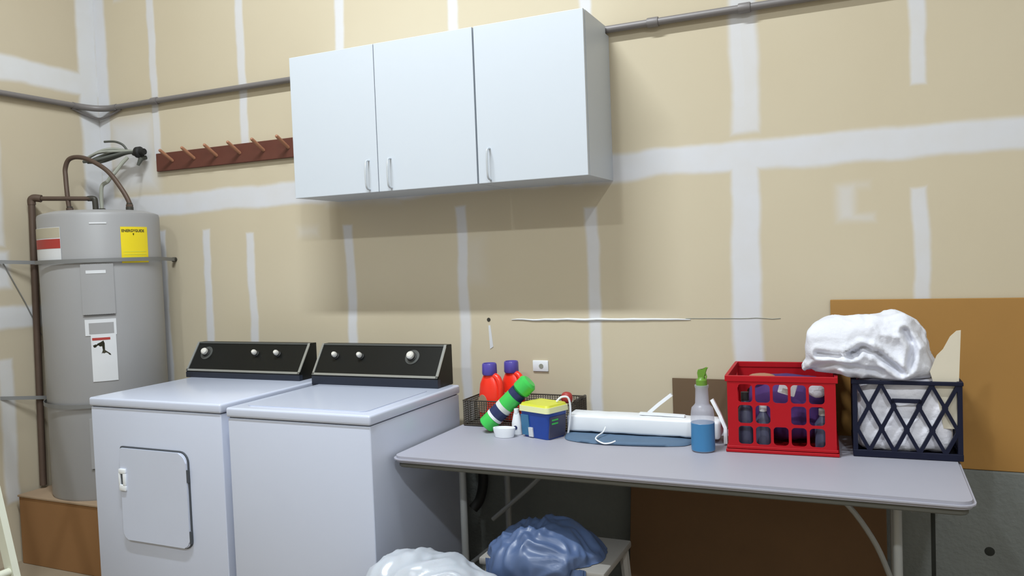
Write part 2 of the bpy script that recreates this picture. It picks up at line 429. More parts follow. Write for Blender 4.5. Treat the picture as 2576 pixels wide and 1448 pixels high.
# ================================================================ PEG RACK
t = thing('peg_rack', 'red-brown wooden peg rack on back wall left of the white cabinets', 'rack', (.61, 0, 2.01))
bm = bmesh.new(); box(bm, 0, 1.08, -.022, -.0, -.048, .048, bev=.003); part('board', bm, M['rackwood'], t, ang=.3)
for k in range(7):
    x = .120+k*.1545
    bm = bmesh.new(); b0 = Vector((x, -.020, .0)); d = Vector((-.010, -.078, .052))
    tube(bm, [b0, b0+d*.2, b0+d*.85, b0+d*.97, b0+d*1.0], [.0085, .008, .0085, .0075, .004], 12)
    part('peg', bm, M['pegwood'], t)

# ================================================================ WATER HEATER
TX, TY, TR = .545, -.335, .277; TB, TT = .345, 1.725
t = thing('water_heater', 'tall grey cylindrical water heater standing on a brown box in the corner', 'water heater', (TX, TY, TB))
H = TT-TB
bm = bmesh.new(); lathe(bm, [(0, 0), (TR-.004, 0), (TR, .01), (TR, H-.02), (TR-.004, H-.006), (TR-.016, H), (TR-.06, H+.012), (0, H+.02)], 96); part('tank', bm, M['tank'], t, ang=.5)
FA = math.atan2(-2.825, 3.55)     # direction the labels face
def cylpatch(a0, a1, z0, z1, R_=TR+.0015, th=.0012, n=14, rr=0):
    bm = bmesh.new(); A = []
    for k in range(n+1):
        a = a0+(a1-a0)*k/n; c, s = math.cos(a), math.sin(a)
        A.append([bm.verts.new((c*r, s*r, z)) for r, z in ((R_, z0), (R_+th, z0), (R_+th, z1), (R_, z1))])
    for a, b in zip(A, A[1:]):
        for i in range(4): bm.faces.new((a[i], a[(i+1) % 4], b[(i+1) % 4], b[i]))
    bm.faces.new(A[0]); bm.faces.new(A[-1]); return bm
def wrap(bm, ac, zc, R_=TR+.0035):
    for v in bm.verts:
        a = ac+v.co.x/R_; v.co = Vector((math.cos(a)*R_, math.sin(a)*R_, zc+v.co.y))
    return bm
def ang(px):      # column on the tank face (photo column -> angle), worked out for this tank
    return FA + math.asin(max(-1, min(1, (px-243)/153)))
zc = lambda z: z-TB
# access panels
for z0, z1 in ((1.235, 1.475), (.50, .74)):
    bm = cylpatch(ang(193), ang(268), zc(z0), zc(z1), TR+.001, .008); bmesh.ops.bevel(bm, geom=list(bm.edges), offset=.002, segments=1)
    p_ = part('access_panel', bm, M['tank'], t, ang=.4)
    part('panel_lip', cylpatch(ang(195), ang(266), zc(z0)-.006, zc(z0)-.0015, TR+.001, .004), M['tank_dark'], p_)
    part('panel_lip', cylpatch(ang(205), ang(250), zc(z1)-.045, zc(z1)-.030, TR+.009, .0015), M['labelwhite'], p_)
part('label', cylpatch(ang(218), ang(258), zc(1.665), zc(1.672)), M['labelwhite'], t)
l = part('energy_label', cylpatch(ang(290), ang(356), zc(1.475), zc(1.650)), M['yellow'], t, label='yellow energy guide label')
part('lettering', wrap(text_bm('ENERGYGUIDE', .018), ang(322), zc(1.630), TR+.0032), M['ink'], l, smooth=False)
bm = bmesh.new(); prism(bm, [(-.004, 0), (.004, 0), (0, -.012)], .001, 'XY', 0); part('arrow', wrap(bm, ang(321), zc(1.618)), M['ink'], l, smooth=False)
for k in range(3): part('print_line', cylpatch(ang(296), ang(350), zc(1.50+.014*k), zc(1.503+.014*k), TR+.0028, .0006), M['lime'], l)
l = part('warning_label', cylpatch(FA-1.50, ang(150), zc(1.495), zc(1.655)), M['labelwhite'], t, label='red and white warning label')
part('label_top', cylpatch(FA-1.495, ang(149.5), zc(1.605), zc(1.653), TR+.0028, .0006), M['beige'], l)
part('label_band', cylpatch(FA-1.495, ang(149.5), zc(1.555), zc(1.600), TR+.0028, .0006), M['redlabel'], l)
l = part('faucet_label', cylpatch(ang(195), ang(268), zc(1.135), zc(1.212)), M['labelwhite'], t)
part('label_field', cylpatch(ang(204), ang(262), zc(1.142), zc(1.195), TR+.0028, .0005), M['tank'], l)
l = part('instruction_label', cylpatch(ang(207), ang(266), zc(.915), zc(1.138), TR+.0015, .0014), M['labelwhite'], t, label='white label with red bar and black tap pictogram')
part('label_band', cylpatch(ang(210), ang(252), zc(1.112), zc(1.124), TR+.003, .0006), M['redlabel'], l)
bm = bmesh.new(); prism(bm, [(a*1.15, b*1.35) for a, b in ((-.034, .012), (-.006, .022), (.006, .028), (.010, .018), (.010, -.006), (.030, -.020), (.032, -.026), (.0, -.016), (-.004, -.020), (.002, -.006), (.0, .008), (-.030, .004))], .0008, 'XY', 0)
part('tap_pictogram', wrap(bm, ang(232), zc(1.072), TR+.0033), M['ink'], l, smooth=False)
# drain valve near the foot
bm = bmesh.new(); d = Vector((math.cos(ang(219)), math.sin(ang(219)), 0)); p0 = d*TR + Vector((0, 0, .105))
tube(bm, [p0, p0+d*.05], .012, 12); tube(bm, [p0+d*.05, p0+d*.055+Vector((0, 0, -.03))], .014, 12); part('drain_valve', bm, M['pipe_dark'], t)
bm = bmesh.new(); p0 = d*TR+Vector((0, 0, .175)); tube(bm, [p0, p0+d*.03], .018, 14); part('drain_knob', bm, M['pipe_dark'], t)
# nipples
for (x, y) in ((-.175, -.03), (.17, .04)):
    bm = bmesh.new(); lathe(bm, [(0, H+.0), (.018, H), (.018, H+.03), (.014, H+.034), (.014, H+.05), (0, H+.05)], 16, c=(x, y)); part('nipple', bm, M['pipe_dark'], t)

# flexible copper connector looping over the tank top
t2 = thing('copper_water_line', 'brown copper water line arching over the top of the grey water heater', 'pipe', (TX-.175, TY-.03, TT+.05))
z_ = TT+.05
bm = bmesh.new(); tube(bm, smooth_pts([(0, 0, -.035), (-.012, 0, .06), (-.03, .01, .15), (-.035, .015, .20), (-.01, .02, .243), (.05, .03, .250), (.13, .04, .225), (.23, .05, .165), (.31, .06, .07), (.345, .07, 0), (.345, .07, -.035)], 6), .0115, 12)
part('pipe', bm, M['copper'], t2)
for p in ((0, 0, -.02), (.345, .07, -.02)):
    bm = bmesh.new(); lathe(bm, [(0, -.015), (.017, -.015), (.017, .012), (.012, .016), (0, .016)], 6, c=(p[0], p[1]), M4=Matrix.Translation((0, 0, p[2]))); part('nut', bm, M['copper'], t2, smooth=False)
# relief line down the left wall
t3 = thing('relief_pipe', 'dark copper relief pipe running down the wall left of the water heater', 'pipe', (.215, -.46, .345))
I = Matrix.Translation((-.215, .46, -.345))
bm = bmesh.new(); tube(bm, [(.218, -.49, .36), (.210, -.455, 1.815)], .0165, 14); bm.transform(I); part('pipe', bm, M['copper'], t3)
bm = bmesh.new(); tube(bm, [(.205, -.455, 1.822), (.475, -.31, 1.812)], .0115, 14); bm.transform(I); part('pipe', bm, M['copper'], t3)
bm = bmesh.new(); tube(bm, smooth_pts([(.210, -.455, 1.79), (.210, -.455, 1.815), (.222, -.448, 1.824), (.25, -.43, 1.82)], 5), .019, 12); bm.transform(I); part('elbow', bm, M['copper'], t3)
bm = bmesh.new(); tube(bm, smooth_pts([(.45, -.32, 1.813), (.475, -.308, 1.812), (.482, -.305, 1.80), (.484, -.305, 1.74)], 5), .014, 12); bm.transform(I); part('elbow', bm, M['pipe_dark'], t3)
# supply bundle out of the wall
t4 = thing('pipe_bundle', 'tied bundle of grey cables and pipe ends sticking out of wall above water heater', 'cable bundle', (.53, -.03, 2.07))
I = Matrix.Translation((-.53, .03, -2.07))
bm = bmesh.new(); lathe(bm, [(0, -.05), (.016, -.05), (.02, -.03), (.030, -.022), (.030, 0), (.02, .006), (.017, .03), (0, .03)], 16, M4=Matrix.Translation((.535, -.055, 2.07)) @ Matrix.Rotation(PI/2, 4, 'Y')); bm.transform(I); part('cap', bm, M['black'], t4)
bm = bmesh.new(); tube(bm, [(.535, -.02, 2.045), (.53, -.05, 2.035), (.518, -.06, 2.0)], [.012, .014, .007], 10); bm.transform(I); part('wrap_tail', bm, M['cabledark'], t4)
rnd = random.Random(3)
for k in range(9):
    dz = rnd.uniform(-.045, .04); dy = rnd.uniform(-.04, .04)
    pts = smooth_pts([(.53, -.055, 2.07), (.46, -.075+dy*.3, 2.075+dz*.25), (.40, -.11+dy*.7, 2.068+dz*.9), (.335+.03*rnd.random(), -.15+dy, 2.052+dz*1.1), (.275+.03*rnd.random(), -.19+dy*.5, 2.030+dz*.3)], 6)
    bm = bmesh.new(); tube(bm, pts, .0055 if k % 3 else .008, 8); bm.transform(I); part('cable', bm, M['cablegrey'] if k % 2 else M['cabledark'], t4)
bm = bmesh.new(); tube(bm, smooth_pts([(.46, -.075, 2.085), (.44, -.085, 2.115), (.40, -.10, 2.133), (.345, -.12, 2.135)], 6), .006, 8); bm.transform(I); part('cable', bm, M['cabledark'], t4)
t5 = thing('power_cable', 'pale flexible cable dropping from the bundle to the water heater top', 'cable', (.505, -.285, TT))
bm = bmesh.new(); tube(bm, smooth_pts([(.0, 0, .015), (-.008, .005, .08), (-.004, .01, .15), (.016, .03, .175), (.03, .04, .20), (.04, .06, .225), (.04, .10, .27), (.035, .14, .305)], 6), .0095, 10); part('cable', bm, M['cablegrey'], t5)
bm = bmesh.new(); lathe(bm, [(0, .01), (.02, .01), (.02, .03), (.013, .036), (0, .036)], 14); part('cable_clamp', bm, M['pipe_dark'], t5)

# seismic straps
def strap(z, label):
    t = thing('seismic_strap', label, 'strap', (TX, TY, z), 0, 'straps round the water heater')
    bm = bmesh.new(); R_ = TR+.0125; pts = [(XL-TX+.001, -.315, .014 if z > 1 else .03)]
    for k in range(25):
        a = PI*1.10+(PI*2.17-PI*1.10)*k/24; pts.append((math.cos(a)*R_, math.sin(a)*R_, 0))
    pts.append((.145, -TY-.002, -.004))
    ax = [(p, q) for p, q in zip(pts, pts[1:])]
    ra = []
    for p in pts:
        n = Vector((p[0], p[1], 0)).normalized()
        ra.append([bm.verts.new(Vector(p)+n*o+Vector((0, 0, h))) for o, h in ((0, -.009), (.003, -.009), (.003, .009), (0, .009))])
    for a, b in zip(ra, ra[1:]):
        for i in range(4): bm.faces.new((a[i], a[(i+1) % 4], b[(i+1) % 4], b[i]))
    bm.faces.new(ra[0]); bm.faces.new(ra[-1])
    part('band', bm, M['strap'], t)
    bm = bmesh.new(); lathe(bm, [(0, 0), (.012, 0), (.012, .02), (.006, .024), (0, .024)], 12, M4=Matrix.Translation((.145, -TY-.0, -.004)) @ Matrix.Rotation(PI/2, 4, 'X')); part('lag_bolt', bm, M['pipe_dark'], t)
strap(1.492, 'thin metal strap round upper part of the water heater, below the yellow label')
strap(.802, 'thin metal strap round lower part of the water heater, ending behind the dryer')
t = thing('guy_wire', 'thin diagonal wire on left wall beside the water heater', 'wire', (XL+.006, -.60, 1.50))
bm = bmesh.new(); tube(bm, [(0, 0, 0), (0, .10, -.20), (.0, .18, -.38)], .0022, 6); part('wire', bm, M['strap'], t)

# box under the heater
t = thing('heater_stand', 'brown box platform on the floor carrying the grey water heater', 'box', (.5, -.33, 0))
part('side_panel', B(-.29, .44, -.285, .28, 0, .335, bev=.003), M['cardboard'], t, ang=.3)
part('top_sheet', B(-.295, .445, -.29, .283, .335, .345, bev=.002), M['cardedge'], t, ang=.3)

# ================================================================ WASHER AND DRYER
def console(par, x0, x1, yf, yb, z0, z1, zl, knobs):
    """x0..x1, foot front yf, back yb, z0 foot, zl foot top, z1 top; local coordinates"""
    prof = [(yf, z0), (yf, zl), (yb-.012, z1), (yb+.03, z1), (yb+.03, z0)]
    bm = bmesh.new(); prism(bm, prof, x1-x0, 'YZ', x0, bev=.002)
    c = part('console', bm, M['console'], par, ang=.3, label='black control console')
    bm = bmesh.new(); box(bm, x0-.001, x1+.001, yf-.003, yf+.02, z0, zl-.004, bev=.002); part('console_foot', bm, M['console_blue'], c, ang=.3)
    # slanted frame: basis u (x), s (up the slope), n (outward)
    s0 = Vector((0, yf, zl)); s1 = Vector((0, yb-.012, z1)); sd = (s1-s0); L_ = sd.length; sd.normalize(); nn = Vector((0, -sd.z, sd.y))
    def S(x, s, n): return Vector((x, 0, 0))+s0+sd*s+nn*n
    bm = bmesh.new()
    def bar(xa, xb, sa, sb, h=.004):
        vs = [bm.verts.new(S(x, s, n)) for n in (0, h) for (x, s) in ((xa, sa), (xb, sa), (xb, sb), (xa, sb))]
        for f in ((0, 1, 2, 3), (4, 5, 6, 7), (0, 1, 5, 4), (1, 2, 6, 5), (2, 3, 7, 6), (3, 0, 4, 7)): bm.faces.new([vs[i] for i in f])
    bar(x0, x1, 0, .010); bar(x0, x0+.010, 0, L_); bar(x1-.012, x1, 0, L_)
    part('console_trim', bm, M['chrome'], c, smooth=False, label='silver trim')
    bm = bmesh.new(); bar(x0, x1, L_-.008, L_, .003); part('console_trim', bm, M['dial'], c, smooth=False)
    for (kx, fs, r) in knobs:
        R_ = Matrix.Translation(S(kx, L_*fs, 0)) @ Vector((0, 0, 1)).rotation_difference(nn).to_matrix().to_4x4()
        if r > .016:
            bm = bmesh.new(); lathe(bm, [(0, 0), (.034, 0), (.034, .0025), (.030, .003), (0, .003)], 32, M4=R_); part('dial_ring', bm, M['dial'], c)
        bm = bmesh.new(); lathe(bm, [(0, 0), (r*1.15, 0), (r*1.15, .006), (r*.9, .008), (r*.85, .012), (0, .012)], 24, M4=R_); part('knob_skirt', bm, M['black'], c)
        bm = bmesh.new(); lathe(bm, [(0, .010), (r*.8, .011), (r*.92, .016), (r*.88, .026), (r*.6, .032), (0, .034)], 24, M4=R_); part('knob', bm, M['knob'], c)
def machine(name, label, x0, x1, yf, H_, cx0, cx1, knobs, dryer):
    W_ = x1-x0; D = .665; ox = (x0+x1)/2; oy = yf
    t = thing(name, label, name.replace('clothes_', '').replace('washing_machine', 'washing machine'), (ox, oy, 0))
    h = W_/2
    bm = bmesh.new(); box(bm, -h+.004, h-.004, .006, D, .02, H_-.040, bev=.006, seg=3)
    part('body', bm, M['enamel'], t, ang=.3)
    part('base', B(-h+.02, h-.02, .03, D-.02, 0, .022), M['black'], t, smooth=False)
    part('seam', B(-h+.010, h-.010, .012, D-.01, H_-.042, H_-.036), M['gap'], t, smooth=False)
    bm = bmesh.new(); box(bm, -h, h, 0, D+.004, H_-.037, H_, bev=.009, seg=4); part('top_panel', bm, M['enamel'], t, ang=.5)
    if not dryer:
        bm = bmesh.new(); prism(bm, rrect(-h+.05, h-.05, .05, .50, .03), .004, 'XY', H_-.0005, bev=.0015)
        part('lid', bm, M['enamel'], t, ang=.4)
    console(t, cx0-ox, cx1-ox, -.315-oy, -.215-oy, H_-.001, 1.072, .942, knobs)
    if dryer:
        a, b = 1.262-ox, 1.628-ox
        bm = bmesh.new(); prism(bm, rrect(a-.005, b+.005, .326, .716, [.03, .035, .045, .01]), .012, 'XZ', -.0005)
        part('door_gap', bm, M['gap'], t, smooth=False)
        bm = bmesh.new(); prism(bm, rrect(a, b, .330, .710, [.025, .03, .04, .008]), .013, 'XZ', -.009, bev=.004)
        d = part('door', bm, M['enamel'], t, ang=.5)
        bm = bmesh.new()
        for q in ((a-.002, a+.034, .605, .625), (a-.002, a+.034, .535, .56), (a+.020, a+.034, .555, .61), (a-.004, a+.004, .555, .61)):
            box(bm, q[0], q[1], -.017, -.006, q[2], q[3], bev=.002)
        part('door_latch', bm, M['white'], d, ang=.4)
        part('latch_recess', B(a+.003, a+.021, -.0105, -.006, .556, .608), M['gap'], d, smooth=False)
        for zz in (.645, .40): part('hinge', B(b-.0005, b+.007, -.008, .002, zz-.05, zz+.0), M['gap'], d, smooth=False)
    return t
machine('clothes_dryer', 'white front-door dryer standing beside the water heater, left of the pair', 1.085, 1.813, -.868, .912, 1.060, 1.745, [(-.305, .62, .018), (.005, .62, .013), (.135, .62, .013)], True)
machine('washing_machine', 'white top-loading washing machine standing between dryer and folding table', 1.843, 2.500, -.872, .902, 1.8145, 2.458, [(-.258, .6, .013), (-.125, .6, .013), (.135, .62, .019)], False)

# ================================================================ FOLDING TABLE
t = thing('folding_table', 'long grey folding table against the back wall beside the washing machine', 'table', (3.428, -.40, 0))
bm = bmesh.new(); prism(bm, rrect(-.914, .914, -.385, .352, .045, 4), .022, 'XY', .718, bev=.009); part('tabletop', bm, M['table'], t, ang=.5)
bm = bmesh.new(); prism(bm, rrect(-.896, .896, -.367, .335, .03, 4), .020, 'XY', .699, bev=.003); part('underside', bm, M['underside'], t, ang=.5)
bm = bmesh.new()
for (x0, x1, y0, y1) in ((-.87, .87, -.29, -.27), (-.87, .87, .26, .28)): box(bm, x0, x1, y0, y1, .680, .704)
part('side_rail', bm, M['leg'], t, smooth=False)
for x, sg in ((-.735, 1), (.725, -1)):
    for y in (-.17, .22):
        bm = bmesh.new(); tube(bm, [(x, y, 0), (x, y, .704)], .0135, 14); l = part('leg', bm, M['leg'], t)
        bm = bmesh.new(); lathe(bm, [(0, 0), (.017, 0), (.017, .03), (.013, .034), (0, .034)], 14, c=(x, y)); part('foot_cap', bm, M['black'], l)
    bm = bmesh.new(); tube(bm, [(x, -.17, .16), (x, .22, .16)], .010, 10); part('crossbar', bm, M['leg'], t)
    bm = bmesh.new()
    if sg < 0: tube(bm, smooth_pts([(x-.30, .03, .69), (x-.16, .03, .60), (x-.07, .03, .48), (x-.02, .03, .36), (x, .03, .28)], 5), .009, 10)
    else: tube(bm, [(x+.02, .03, .40), (x+.17, .03, .53), (x+.34, .03, .69)], .009, 10)
    part('brace', bm, M['leg'], t)
    bm = bmesh.new(); tube(bm, [(x, -.17, .28), (x, .22, .28)], .008, 10); part('crossbar', bm, M['leg'], t)

# ================================================================ BOARDS AGAINST THE WALL
t = obj('fibre_board', B(0, 1.35, -.012, 0, 0, .592, bev=.002, seg=1), M['plywood']); t.location = (3.957, -.024, .6405); t.rotation_euler = (-.03, 0, 0)
tag(t, 'large orange-brown board standing on the ledge behind the navy crate', 'board')
t = obj('brown_board', B(0, .585, -.006, 0, 0, .285, bev=.001, seg=1), M['hardboard']); t.location = (3.362, -.008, .6405)
tag(t, 'small dark brown board on the wall ledge behind the spray bottle', 'board')
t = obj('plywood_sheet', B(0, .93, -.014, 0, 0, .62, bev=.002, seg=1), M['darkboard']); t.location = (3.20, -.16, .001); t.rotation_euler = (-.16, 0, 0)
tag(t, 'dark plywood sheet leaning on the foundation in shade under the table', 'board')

# ================================================================ RED CRATE
def hole_plate(bm, x0, x1, z0, z1, nx, nz, solid, mg, mt, rib, th, T, rnd_=.012):
    """grid plate with rounded openings in local (x, z); T maps (x, z, depth) to a point"""
    W_ = (x1-x0-2*mg)/nx; H_ = (z1-z0-2*mt)/nz
    def quadring(cx0, cx1, cz0, cz1, hx0, hx1, hz0, hz1, r):
        inner = rrect(hx0, hx1, hz0, hz1, r, 5)
        outer = []
        mx, mz = (hx0+hx1)/2, (hz0+hz1)/2
        for i, (a, b) in enumerate(inner):
            q = i//6; j = i % 6
            # side points walk to the outer corner
            c = ((cx0, cz0), (cx1, cz0), (cx1, cz1), (cx0, cz1))[q]
            s0 = ((cx0, b), (a, cz0), (cx1, b), (a, cz1))[q]; s1 = ((a, cz0), (cx1, b), (a, cz1), (cx0, b))[q]
            if j < 2: outer.append(s0)
            elif j > 3: outer.append(s1)
            else: outer.append(c)
        n = len(inner)
        for d_ in (0, th):
            A = [bm.verts.new(T(a, b, d_)) for a, b in inner]; O = [bm.verts.new(T(a, b, d_)) for a, b in outer]
            for k in range(n):
                try: bm.faces.new((A[k], A[(k+1) % n], O[(k+1) % n], O[k]))
                except ValueError: pass
            if d_ == 0: A0 = A
        for k in range(n): bm.faces.new((A0[k], A0[(k+1) % n], A[(k+1) % n], A[k]))
    def plain(a, b, c, d):
        for d_ in (0, th): bm.faces.new([bm.verts.new(T(*q, d_)) for q in ((a, c), (b, c), (b, d), (a, d))])
    for i in range(nx):
        for j in range(nz):
            a = x0+mg+i*W_; c = z0+mt+j*H_
            if (i, j) in solid: plain(a, a+W_, c, c+H_); continue
            quadring(a, a+W_, c, c+H_, a+rib, a+W_-rib, c+rib, c+H_-rib, rnd_)
    plain(x0, x0+mg, z0, z1); plain(x1-mg, x1, z0, z1); plain(x0+mg, x1-mg, z0, z0+mt); plain(x0+mg, x1-mg, z1-mt, z1)
CW, CD, CH = .352, .355, .262
t = thing('plastic_crate', 'red plastic crate of purple cloth on the table beside the spray bottle', 'crate', (3.812, -.395, .741), .05)
h = CW/2
bm = bmesh.new(); hole_plate(bm, -h+.004, h-.004, .012, CH-.012, 5, 3, {(2, 1)}, .030, .012, .0045, .005, lambda x, z, d: (x, d, z))
part('front_panel', bm, M['red'], t, smooth=False)
bm = bmesh.new(); hole_plate(bm, -h+.004, h-.004, .012, CH-.012, 5, 3, {(2, 1), (0, 2), (1, 2), (2, 2), (3, 2), (4, 2)}, .030, .012, .0045, .005, lambda x, z, d: (x, CD-d, z))
part('back_panel', bm, M['red'], t, smooth=False)
for s in (-1, 1):
    bm = bmesh.new(); hole_plate(bm, 0, CD, .012, CH-.012, 5, 3, {(1, 1), (2, 1), (3, 1)}, .025, .012, .0045, .005, lambda y, z, d, s=s: (s*(h-.004-d), y, z))
    part('side_panel', bm, M['red'], t, smooth=False)
bm = bmesh.new()
def rim(bm, h, CD, z0, z1, o, i):
    box(bm, -h-o, h+o, -o, i, z0, z1, bev=.0015, seg=1); box(bm, -h-o, h+o, CD-i, CD+o, z0, z1, bev=.0015, seg=1)
    box(bm, -h-o, -h+i, i, CD-i, z0, z1); box(bm, h-i, h+o, i, CD-i, z0, z1)
rim(bm, h, CD, CH-.020, CH, .003, .008)
part('rim', bm, M['red'], t, ang=.3)
bm = bmesh.new(); rim(bm, h, CD, 0, .010, .004, .010); rim(bm, h, CD, .013, .022, .001, .008); box(bm, -h+.005, h-.005, .005, CD-.005, 0, .006); part('base', bm, M['red'], t, ang=.3)
# contents of the red crate
def blob(name, m_, loc, rad, amp, sc, seed, label, cat, ex=3, group=None, sub=4, rz=0):
    bm = bmesh.new(); bmesh.ops.create_icosphere(bm, subdivisions=sub, radius=1)
    for v in bm.verts:
        c = v.co; k = (abs(c.x)**ex+abs(c.y)**ex+abs(c.z)**ex)**(-1/ex); v.co = Vector((c.x*k*rad[0], c.y*k*rad[1], c.z*k*rad[2]))
    crumple(bm, amp, sc, seed)
    lo = min(v.co.z for v in bm.verts)
    for v in bm.verts: v.co.z -= lo
    o = obj(name, bm, m_, ang=3); o.location = loc; o.rotation_euler[2] = rz
    return tag(o, label, cat, group)
blob('purple_cloth', M['purple'], (3.822, -.190, .752), (.130, .112, .108), .012, 14, 4, 'crumpled purple cloth filling the red plastic crate', 'cloth')
def jar(x, y, z, m1, m2, label, group=None, hh=.12, r=.026):
    t = thing('small_bottle', label, 'bottle', (x, y, z), 0, group)
    bm = bmesh.new(); lathe(bm, [(0, 0), (r, 0), (r, hh*.65), (r*.5, hh*.8), (r*.4, hh*.9), (0, hh*.9)], 20); part('body', bm, m1, t)
    bm = bmesh.new(); lathe(bm, [(0, hh*.85), (r*.5, hh*.85), (r*.5, hh), (0, hh)], 16); part('cap', bm, m2, t)
jar(3.690, -.345, .748, M['darkglass'], M['black'], 'dark bottle in the front left corner of the red crate', hh=.19, r=.027)
jar(3.750, -.350, .748, M['darkglass'], M['white'], 'grey bottle with white cap in red crate, right of the corner bottle', hh=.15, r=.026)
jar(3.940, -.335, .748, M['darkglass'], M['crategrey'], 'grey bottle with pale cap behind the right end of the red crate front', hh=.14, r=.026)
o = obj('white_packet', B(-.028, .028, -.006, .006, 0, .052, bev=.004), M['white']); o.location = (3.826, -.358, .936); o.rotation_euler = (.1, .28, .05)
tag(o, 'white printed packet tucked upright inside front of the red crate', 'packet')
bm = bmesh.new(); box(bm, -.015, .01, -.0075, -.0063, .006, .022); o2 = part('print', bm, M['crategrey'], o, smooth=False)
blob('white_cloth_ball', M['white_cloth'], (3.925, -.335, .925), (.036, .024, .030), .006, 20, 8, 'small wad of white cloth in upper right of the red crate', 'cloth', 2.4, sub=3)
blob('orange_cloth', M['pegwood'], (3.735, -.245, .955), (.045, .03, .012), .005, 20, 9, 'small folded peach cloth lying on top in the red crate', 'cloth', 3, sub=3)

# ================================================================ NAVY CRATE
NW, ND, NH = .316, .30, .250
t = thing('milk_crate', 'dark navy milk crate with diamond lattice sides, full of white laundry', 'crate', (4.191, -.350, .741), .04)
h = NW/2
def lattice(bm, x0, x1, z0, z1, T, handle=True, th=.012, wd=.0108):
    def bar(p, q, wd=wd):
        (a, b), (c, d) = p, q; L_ = math.hypot(c-a, d-b); nx_, nz_ = -(d-b)/L_*wd/2, (c-a)/L_*wd/2
        vs = [bm.verts.new(T(x, z, dd)) for dd in (0, th) for x, z in ((a+nx_, b+nz_), (c+nx_, d+nz_), (c-nx_, d-nz_), (a-nx_, b-nz_))]
        for f in ((0, 1, 2, 3), (4, 5, 6, 7), (0, 1, 5, 4), (1, 2, 6, 5), (2, 3, 7, 6), (3, 0, 4, 7)): bm.faces.new([vs[i] for i in f])
    def P_(u, v): return (x0+(x1-x0)*u, z1-(z1-z0)*v)
    L0 = [(0, .25, .5, .75, 1), (-.0, .125, .375, .625, .875, 1.0), (0, .25, .5, .75, 1), (.125, .375, .625, .875)]
    rows = [0, .33, .665, 1.0]
    A = [[0, .25, .5, .75, 1], [.125, .375, .625, .875], [0, .25, .5, .75, 1], [.125, .375, .625, .875]]
    for r in range(3):
        for u in A[r]:
            for w_ in A[r+1]:
                if abs(abs(u-w_)-.125) < .01:
                    if handle and r == 0 and abs(u-.5) < .01: continue
                    bar(P_(u, rows[r]), P_(w_, rows[r+1]))
    for r in range(4):
        for u in A[r]:
            if handle and r == 0 and abs(u-.5) < .01: continue
            c_ = P_(u, rows[r]); hw, hz = .0085, .013
            vs = [[bm.verts.new(T(c_[0]+hw*math.cos(2*PI*k/12), c_[1]+hz*math.sin(2*PI*k/12), dd)) for k in range(12)] for dd in (-.0003, th+.0003)]
            bm.faces.new(vs[0]); bm.faces.new(vs[1])
            for k in range(12): bm.faces.new((vs[0][k], vs[0][(k+1) % 12], vs[1][(k+1) % 12], vs[1][k]))
    if handle: bar(P_(.36, .24), P_(.64, .24), .012); bar(P_(.375, .33), P_(.36, .22)); bar(P_(.625, .33), P_(.64, .22))
bm = bmesh.new(); lattice(bm, -h+.012, h-.012, .020, NH-.012, lambda x, z, d: (x, d, z)); part('front_panel', bm, M['navy'], t, smooth=False)
bm = bmesh.new(); lattice(bm, -h+.012, h-.012, .020, NH-.012, lambda x, z, d: (x, ND-d, z)); part('back_panel', bm, M['navy'], t, smooth=False)
for s in (-1, 1):
    bm = bmesh.new(); lattice(bm, .012, ND-.012, .020, NH-.012, lambda y, z, d, s=s: (s*(h-d), y, z)); part('side_panel', bm, M['navy'], t, smooth=False)
bm = bmesh.new(); rim(bm, h, ND, NH-.012, NH, .003, .010); rim(bm, h, ND, 0, .022, .001, .010); box(bm, -h+.005, h-.005, .005, ND-.005, 0, .006)
for sx in (-1, 1):
    for y0 in (0, ND-.014): box(bm, sx*h-(.014 if sx > 0 else 0), sx*h+(0 if sx > 0 else .014), y0, y0+.014, .01, NH-.01)
part('frame', bm, M['navy'], t, ang=.3)
blob('white_laundry', M['white_cloth2'], (4.182, -.196, .750), (.137, .127, .113), .011, 15, 2, 'crumpled white laundry packed inside the navy milk crate', 'laundry', 10, sub=5)
# cream board standing in the crate
bm = bmesh.new(); prism(bm, [(-.030, .10), (.008, .10), (.022, .412), (.010, .410), (-.008, .392), (-.028, .352), (-.046, .332), (-.066, .28), (-.050, .22)], .0035, 'XZ', 0)
o = obj('cream_card', bm, M['cream'], smooth=False); o.location = (4.326, -.331, .741); o.rotation_euler = (0, 0, .04)
tag(o, 'cream card with a pointed corner standing in right end of navy crate', 'card')
# big white laundry heap on top
secs = [(3.880, -.300, 1.022, .012, .006), (3.895, -.290, 1.040, .04, .016), (3.910, -.275, 1.080, .07, .055), (3.928, -.26, 1.095, .09, .078), (3.985, -.25, 1.098, .105, .090), (4.06, -.245, 1.087, .11, .100),
        (4.13, -.245, 1.085, .11, .104), (4.185, -.24, 1.085, .105, .103), (4.225, -.235, 1.068, .095, .085), (4.252, -.23, 1.035, .07, .048), (4.268, -.23, 1.025, .03, .022)]
bm = loft(secs, 64, 3.2); bmesh.ops.subdivide_edges(bm, edges=list(bm.edges), cuts=1, use_grid_fill=True)
crumple(bm, .016, 3.6, 21, .7, .2); crumple(bm, .014, 8, 11, .85, .4)
def crease(bm, pts, depth, wid):
    for v in bm.verts:
        if v.co.y > -.24: continue
        best = 9
        for (a, b), (c, d) in zip(pts, pts[1:]):
            L2 = (c-a)**2+(d-b)**2; t_ = max(0, min(1, ((v.co.x-a)*(c-a)+(v.co.z-b)*(d-b))/L2))
            best = min(best, math.hypot(v.co.x-a-(c-a)*t_, v.co.z-b-(d-b)*t_))
        v.co.y += depth*math.exp(-(best/wid)**2) - depth*.5*math.exp(-((best-wid*2)/wid)**2)
